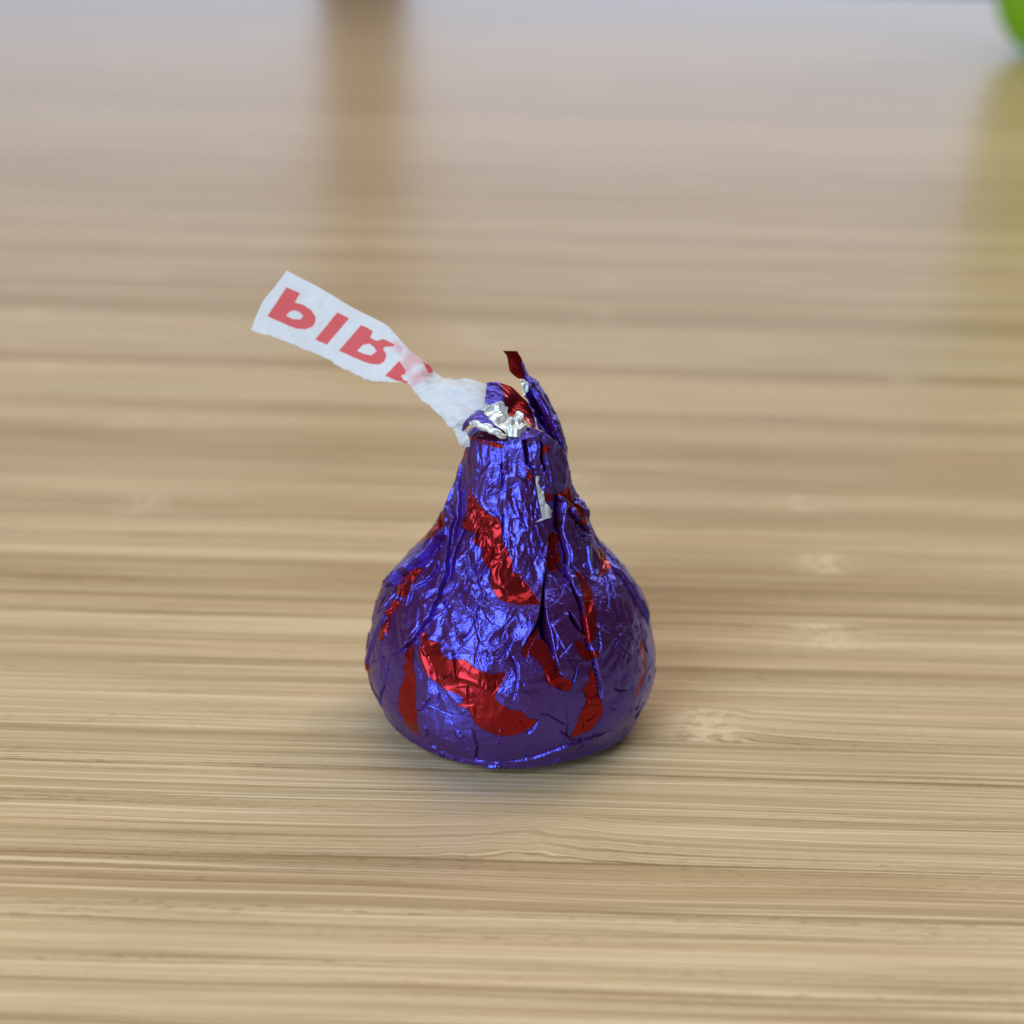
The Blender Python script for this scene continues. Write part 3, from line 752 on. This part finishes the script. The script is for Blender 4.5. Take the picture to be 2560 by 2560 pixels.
INK = np.full(TH.shape, -9.0)
H = np.zeros(TH.shape)
patches = PRINT_PATCHES + [q for q in (on_back(p) for p in PRINT_PATCHES) if q]
for pts in patches:
    for w, P in local(pts, 1.2):
        t0 = sum(p[0] for p in P) / len(P)
        X = (TH[w] - t0) * RR[w]
        # the outline is laid out in the local metric of each row
        d = np.full(X.shape, -9.0)
        r = RR[w]
        d = np.full(X.shape, 1e9)
        ins = np.zeros(X.shape, bool)
        for k in range(len(P)):
            (a, sa), (c, sb) = P[k], P[(k + 1) % len(P)]
            ax, ex, ey = (a - t0) * r, (c - a) * r, sb - sa
            wx, wy = X - ax, SS[w] - sa
            t = np.clip((wx * ex + wy * ey) / (ex * ex + ey * ey + 1e-9), 0, 1)
            d = np.minimum(d, (wx - t * ex) ** 2 + (wy - t * ey) ** 2)
            cr = (sa > SS[w]) != (sb > SS[w])
            ins ^= cr & (X < ex * (SS[w] - sa) / (ey if ey else 1e-9) + ax)
        d = np.where(ins, np.sqrt(d), -np.sqrt(d))
        INK[w] = np.maximum(INK[w], d)

pleats = list(PLEATS) + [(on_back(p[0]),) + p[1:] for p in PLEATS if on_back(p[0])]
crr = random.Random(21)
for _ in range(330):
    a, z = crr.uniform(-178, 178), 1.0 + 21.0 * crr.random() ** 1.25
    slope = crr.gauss(0, 26) + .16 * a * (1 if abs(a) < 100 else 0)
    ln, P = crr.uniform(.7, 2.6), [(a, z)]
    for k in range(crr.randint(2, 4)):
        slope += crr.gauss(0, 24)
        rr_ = float(np.interp(z, PROFILE_Z, PROFILE_R))
        a += math.degrees(ln / 3 * math.sin(math.radians(slope)) / max(rr_, 3))
        z = min(max(z - ln / 3 * math.cos(math.radians(slope)), .5), 22.8)
        P.append((a, z))
    pleats.append((P, crr.choice('LR'), crr.uniform(.03, .11), crr.uniform(.25, .7), crr.uniform(.01, .085), crr.uniform(.05, .08)))
for pts, side, h, dec, gd, gw in pleats:
    for w, P in local(pts, min(4.0, 5 * dec + .3)):
        r = RR[w]
        best = np.full(r.shape, 1e9)
        sg = np.zeros(r.shape)
        par = np.zeros(r.shape)
        n = len(P) - 1
        for k in range(n):
            (a, sa), (c, sb) = P[k], P[k + 1]
            ex, ey = (c - a) * r, sb - sa
            wx, wy = (TH[w] - a) * r, SS[w] - sa
            t = np.clip((wx * ex + wy * ey) / (ex * ex + ey * ey + 1e-9), 0, 1)
            d = np.hypot(wx - t * ex, wy - t * ey)
            m = d < best
            best = np.where(m, d, best)
            sg = np.where(m, np.sign(ex * wy - ey * wx), sg)
            par = np.where(m, (k + t) / n, par)
        if side == 'L':
            sg = -sg
        d = best * sg
        env = sstep(par, -.02, .16) * sstep(1 - par, -.02, .16)
        step = 1 / (1 + np.exp(-np.clip(d / .022, -40, 40)))
        up = step * np.exp(-np.maximum(d, 0) / dec) * sstep(min(4.0, 5 * dec + .3) - best, 0, .3)
        groove = np.exp(-((d + gw * .45) / (gw * .62)) ** 2)
        lip = np.exp(-((d - .07) / .05) ** 2)
        dn = (1 - step) * np.exp(np.minimum(d, 0) / (dec * .8)) * sstep(min(4.0, 5 * dec + .3) - best, 0, .3)
        H[w] += env * (1.6 * h * (.72 * up - .28 * dn) - 2.3 * gd * groove + .015 * lip * (h > .1))
for pts, dep in GAPS:
    for w, P in local(pts, .6):
        t0 = sum(p[0] for p in P) / len(P)
        r0 = float(RR[w].mean())
        d = signed_poly((TH[w] - t0) * r0, SS[w], [((a - t0) * r0, s) for a, s in P])
        H[w] -= 2.2 * dep * np.clip((d + .03) / .24, 0, 1)

# crumple
q3 = np.stack([6.2 * np.cos(TH), 6.2 * np.sin(TH), SS], -1)
warp = np.stack([perlin(q3 * .45, 31), perlin(q3 * .45, 32), perlin(q3 * .45, 33)], -1)
DEG = np.degrees(TH)
blob = lambda a, z, sa, sz: np.exp(-((DEG - a) / sa) ** 2 - ((ZZ - z) / sz) ** 2)
A = .34 + .75 * blob(-28, 12.5, 30, 5) + .5 * blob(-25, 19, 35, 4) + .25 * blob(45, 15, 30, 5) + .5 * blob(35, 20.5, 40, 3.5) + .35 * blob(-5, 9, 22, 2.6) + .3 * blob(55, 10, 22, 3) + .35 * blob(-62, 10, 14, 3)
A += .35 * blob(170, 12, 60, 6) + .35 * blob(-170, 12, 60, 6)
A *= .45 + .55 * sstep(ZZ, 3.0, 8)
A = np.clip(A, .12, 1.1)
w1 = q3 * np.array([.62, .62, .26]) + .8 * warp
n1 = .5 - np.abs(perlin(w1, 1)) * 1.6
w2 = q3 * np.array([1.5, 1.5, .62]) + 1.1 * warp
n2 = .5 - np.abs(perlin(w2, 2)) * 1.6
w3 = q3 * np.array([3.0, 3.0, 1.5]) + 1.6 * warp
n3 = .5 - np.abs(perlin(w3, 3)) * 1.6
low = perlin(q3 * .28, 4)
c1, c2 = cells(DEG / 12.0 + .8 * warp[..., 0] , SS / 2.1 + .8 * warp[..., 1], 5)
c3, c4 = cells(DEG / 6.5 + 1.0 * warp[..., 1], SS / 1.1 + 1.0 * warp[..., 2], 6)
calm = .25 + .75 * sstep(perlin(q3 * np.array([.35, .35, .22]), 9), -.25, .3)
H += .20 * low + A * (.25 * n1 + calm * (.15 * n2 + .03 * n3 + .19 * c1 + .05 * c3))
H += .012 * perlin(q3 * 2.6, 8) + .03 * sstep(np.abs(low), 0, .02)
fade = sstep(SS, 0.0, 1.2)
H *= .25 + .75 * fade

dr = np.gradient(rr, s1)
dz = np.gradient(zz, s1)
nr, nz_ = dz[:, None], -dr[:, None]
ln = np.hypot(nr, nz_)
ztop = np.interp(np.degrees(t1), [-180, -120, -66, -20, 12, 28, 50, 78, 110, 150, 180], [22.4, 22.6, 23.1, 23.3, 23.7, 24.1, 23.0, 21.4, 21.2, 22.0, 22.4])
R2 = RR + H * nr / ln
Z2 = ZZ + H * nz_ / ln
kz = (ztop - 18.0) / (23.4 - 18.0)
Z2 = np.where(Z2 > 18.0, 18.0 + (Z2 - 18.0) * kz[None], Z2)
Z2 = np.maximum(Z2, .02)
VX = np.stack([R2 * np.sin(TH), -R2 * np.cos(TH), Z2], -1)
# close the base and the gathered top
base_r = np.linspace(.05, .97, 8)
bottom = np.stack([np.stack([VX[0, :, 0] * k, VX[0, :, 1] * k, np.full(NT, .015)], -1) for k in base_r])
top_k = np.cos(np.linspace(.12, 1.54, 22))
tops = []
rise = .45
for i, k in enumerate(top_k):
    zt = VX[-1, :, 2].mean() * (1 - k) + VX[-1, :, 2] * k + rise * math.sqrt(1 - k * k)
    q = np.stack([VX[-1, :, 0] * k, VX[-1, :, 1] * k, zt], -1)
    q[:, 2] += (1 - k ** 6) * (.40 * perlin(q * 1.1, 40) + .25 * perlin(q * 2.6, 41))
    tops.append(q)
ALL = np.concatenate([bottom, VX, np.stack(tops)])
ink = np.concatenate([np.full((8, NT), -9.0), INK, np.repeat(INK[-1:], len(tops), 0)])
wrapper = mesh_ob("foil_wrapper", ALL.reshape(-1, 3) * MM, grid_faces(len(ALL), NT, True), foil, candy, True, {'print': ('FLOAT', ink)})


def print_grid(vals, nu, nv):
    return cr_resample(cr_resample(np.asarray(vals, float)[..., None], nu, 0), nv, 1)[..., 0]


o = sheet("foil_fold", BACK_FOLD, 70, 140, foil, candy, .16, .55, .05, 11,
          {'print': print_grid([[-.3, -.1, .3, .4, .4, .4, .4, .3], [-.5, -.5, -.2, .25, .4, .4, .3, .3], [-.5, -.5, -.5, -.3, .1, .2, .2, .2]], 70, 140)})
o["label"] = "peaked purple fold with a red stripe at the tip"
o = sheet("foil_fold", LEFT_FOLD, 60, 100, foil, candy, .16, 1.0, .05, 12, {'print': np.full((60, 100), -5.0)})
o["label"] = "small purple roll at the left of the tip"
o = sheet("foil_lining", LINING, 130, 170, silver, candy, 1.15, .62, .05, 13, fine=.28)
o["label"] = "crumpled silver inside of the foil"
o = sheet("foil_flap", FLAP, 60, 170, foil, candy, .20, .6, .06, 14, {'print': print_grid([[-.5] * 8, [-.5] * 8, [-.5, -.5, -.5, -.5, -.3, .2, .2, -.4]], 60, 170)}, stretch=(1.6, 1, .6))
o["label"] = "tall purple flap standing up at the right of the tip"
o = sheet("flap_tip", FLAP_TIP, 50, 80, foil, candy, .10, .8, .05, 15, {'print': print_grid([[.5] * 6, [.5] * 6, [.5, .5, .4, .4, .4, .3]], 50, 80)})
o["label"] = "bent red tip of the tall flap"
o = sheet("foil_fold", FLAP_INNER, 60, 120, foil, candy, .25, .7, .05, 16, {'print': np.full((60, 120), -5.0)})
o["label"] = "shaded inner fold beside the tall flap"
o = sheet("foil_lining", SILVER_BIT, 30, 30, silver, candy, .2, 1.5, .04, 17)
o = sheet("foil_lining", SILVER_SLIVER, 20, 40, silver, candy, .06, 1.2, .04, 18)


def tube(name, path, rad, n, mat, parent, seed=3):
    P = cr_resample(np.asarray(path, float), 90, 0)
    t = np.gradient(P, axis=0)
    t /= np.linalg.norm(t, axis=1, keepdims=True)
    a = np.cross(t, [0, 0, 1.0])
    a /= np.linalg.norm(a, axis=1, keepdims=True)
    b = np.cross(a, t)
    u = np.linspace(0, 1, 90)
    th = np.linspace(0, 2 * np.pi, n, endpoint=False)
    r = rad * (.35 + .65 * np.sin(np.pi * np.clip(u, .04, .96)) ** .5)
    ring = P[:, None] + (a[:, None] * np.cos(th)[None, :, None] + b[:, None] * np.sin(th)[None, :, None]) * (r[:, None, None] * (1 + .7 * perlin(P[:, None] * 1.3 + np.stack([np.cos(th), np.sin(th), 0 * th], -1)[None] * .6, seed)[..., None]))
    return mesh_ob(name, ring.reshape(-1, 3) * MM, grid_faces(90, n, True), mat, parent)


tube("foil_lining", ROLL_EDGE[0], .28, 24, silver, candy)

# torn white scrap showing on the neck
def scrap():
    pts = SCRAP
    t0 = sum(p[0] for p in pts) / len(pts)
    r0 = 4.6
    poly = [((math.radians(a - t0)) * r0, z2s(z)) for a, z in pts]
    xs, ys = [p[0] for p in poly], [p[1] for p in poly]
    nx_, ny_ = 90, 150
    gx, gy = np.meshgrid(np.linspace(min(xs), max(xs), nx_), np.linspace(min(ys), max(ys), ny_))
    d = signed_poly(gx, gy, poly)
    th = np.radians(t0) + gx / r0
    ii = np.interp(gy, s1, np.arange(NS))
    jj = (th + math.pi) / (2 * math.pi) * NT
    I, J = np.clip(ii.astype(int), 0, NS - 2), jj.astype(int) % NT
    hs = H[I, J]
    for _ in range(6):
        hs = (hs + np.roll(hs, 1, 0) + np.roll(hs, -1, 0) + np.roll(hs, 1, 1) + np.roll(hs, -1, 1)) / 5
    hs = np.maximum(hs, H[I, J]) + .13 + .05 * perlin(np.stack([gx, gy, gx * 0], -1) * 1.4, 3)
    R = np.interp(gy, s1, rr) + hs * .9
    Zp = np.interp(gy, s1, zz) + hs * .3
    P = np.stack([R * np.sin(th), -R * np.cos(th), Zp], -1)
    f = grid_faces(ny_, nx_)
    keep = (d.ravel()[f] > 0).all(1)
    f = f[keep]
    used = np.unique(f)
    remap = np.full(nx_ * ny_, -1)
    remap[used] = np.arange(len(used))
    o = mesh_ob("paper_scrap", P.reshape(-1, 3)[used] * MM, remap[f], paper, candy)
    so = o.modifiers.new("thickness", 'SOLIDIFY')
    so.thickness = 0.03 * MM
    so.offset = -1
scrap()

# the paper tag
nu, nv = 110, 420
flat = np.asarray(TAG_FLAT, float)
F2 = cr_resample(cr_resample(flat, nu, 0), nv, 1)
ink2 = np.full((nu, nv), -9.0)
for p in TAG_RED:
    ink2 = np.maximum(ink2, signed_poly(F2[..., 0], F2[..., 1], p))
for p in TAG_HOLES:
    ink2 = np.minimum(ink2, -signed_poly(F2[..., 0], F2[..., 1], p))
pk = np.full((nu, nv), -9.0)
for p in TAG_PINK:
    pk = np.maximum(pk, signed_poly(F2[..., 0], F2[..., 1], p))
tagc = np.asarray(TAG, float)
# a slightly ragged lower edge
T3 = cr_resample(cr_resample(tagc, nu, 0), nv, 1)
u = np.linspace(0, 1, nv)
rag = .10 * perlin(np.stack([u * 26, u * 0, u * 0], -1), 51) + .07 * perlin(np.stack([u * 70, u * 0, u * 0], -1), 52)
wgt = np.linspace(0, 1, nu)[:, None] ** 6
T3 += (T3[-1] - T3[-2])[None] * 0 + np.array([0, 0, 1.0]) * (rag[None] * wgt)[..., None]
du, dv = np.gradient(T3, axis=0), np.gradient(T3, axis=1)
nn = np.cross(du, dv)
nn /= np.linalg.norm(nn, axis=-1, keepdims=True)
soft = sstep(u, .55, .75)[None, :, None]
cr = .05 * perlin(T3 * .9, 61)[..., None] + .02 * perlin(T3 * 2.5, 62)[..., None]
gath = (.5 - np.abs(perlin(T3 * np.array([.6, 1.6, 1.6]), 63)))[..., None] * .26
T3 = T3 + nn * (cr + soft * gath)
B3 = T3 - nn * .05
V = np.concatenate([T3.reshape(-1, 3), B3.reshape(-1, 3)]) * MM
f = grid_faces(nu, nv)
k = nu * nv
rim = np.concatenate([np.arange(nv), np.arange(1, nu) * nv + nv - 1, (nu - 1) * nv + np.arange(nv - 2, -1, -1), np.arange(nu - 2, 0, -1) * nv])
r2 = np.roll(rim, -1)
FF = np.concatenate([f, f[:, ::-1] + k, np.stack([rim, rim + k, r2 + k, r2], -1)])
mesh_ob("paper_tag", V, FF, paper_print, candy, True, {'ink': ('FLOAT', np.concatenate([ink2.ravel()] * 2)), 'pink': ('FLOAT', np.concatenate([pk.ravel()] * 2))})
sheet("paper_tail", TAIL, 50, 40, paper, candy, .12, 1.2, .05, 71)
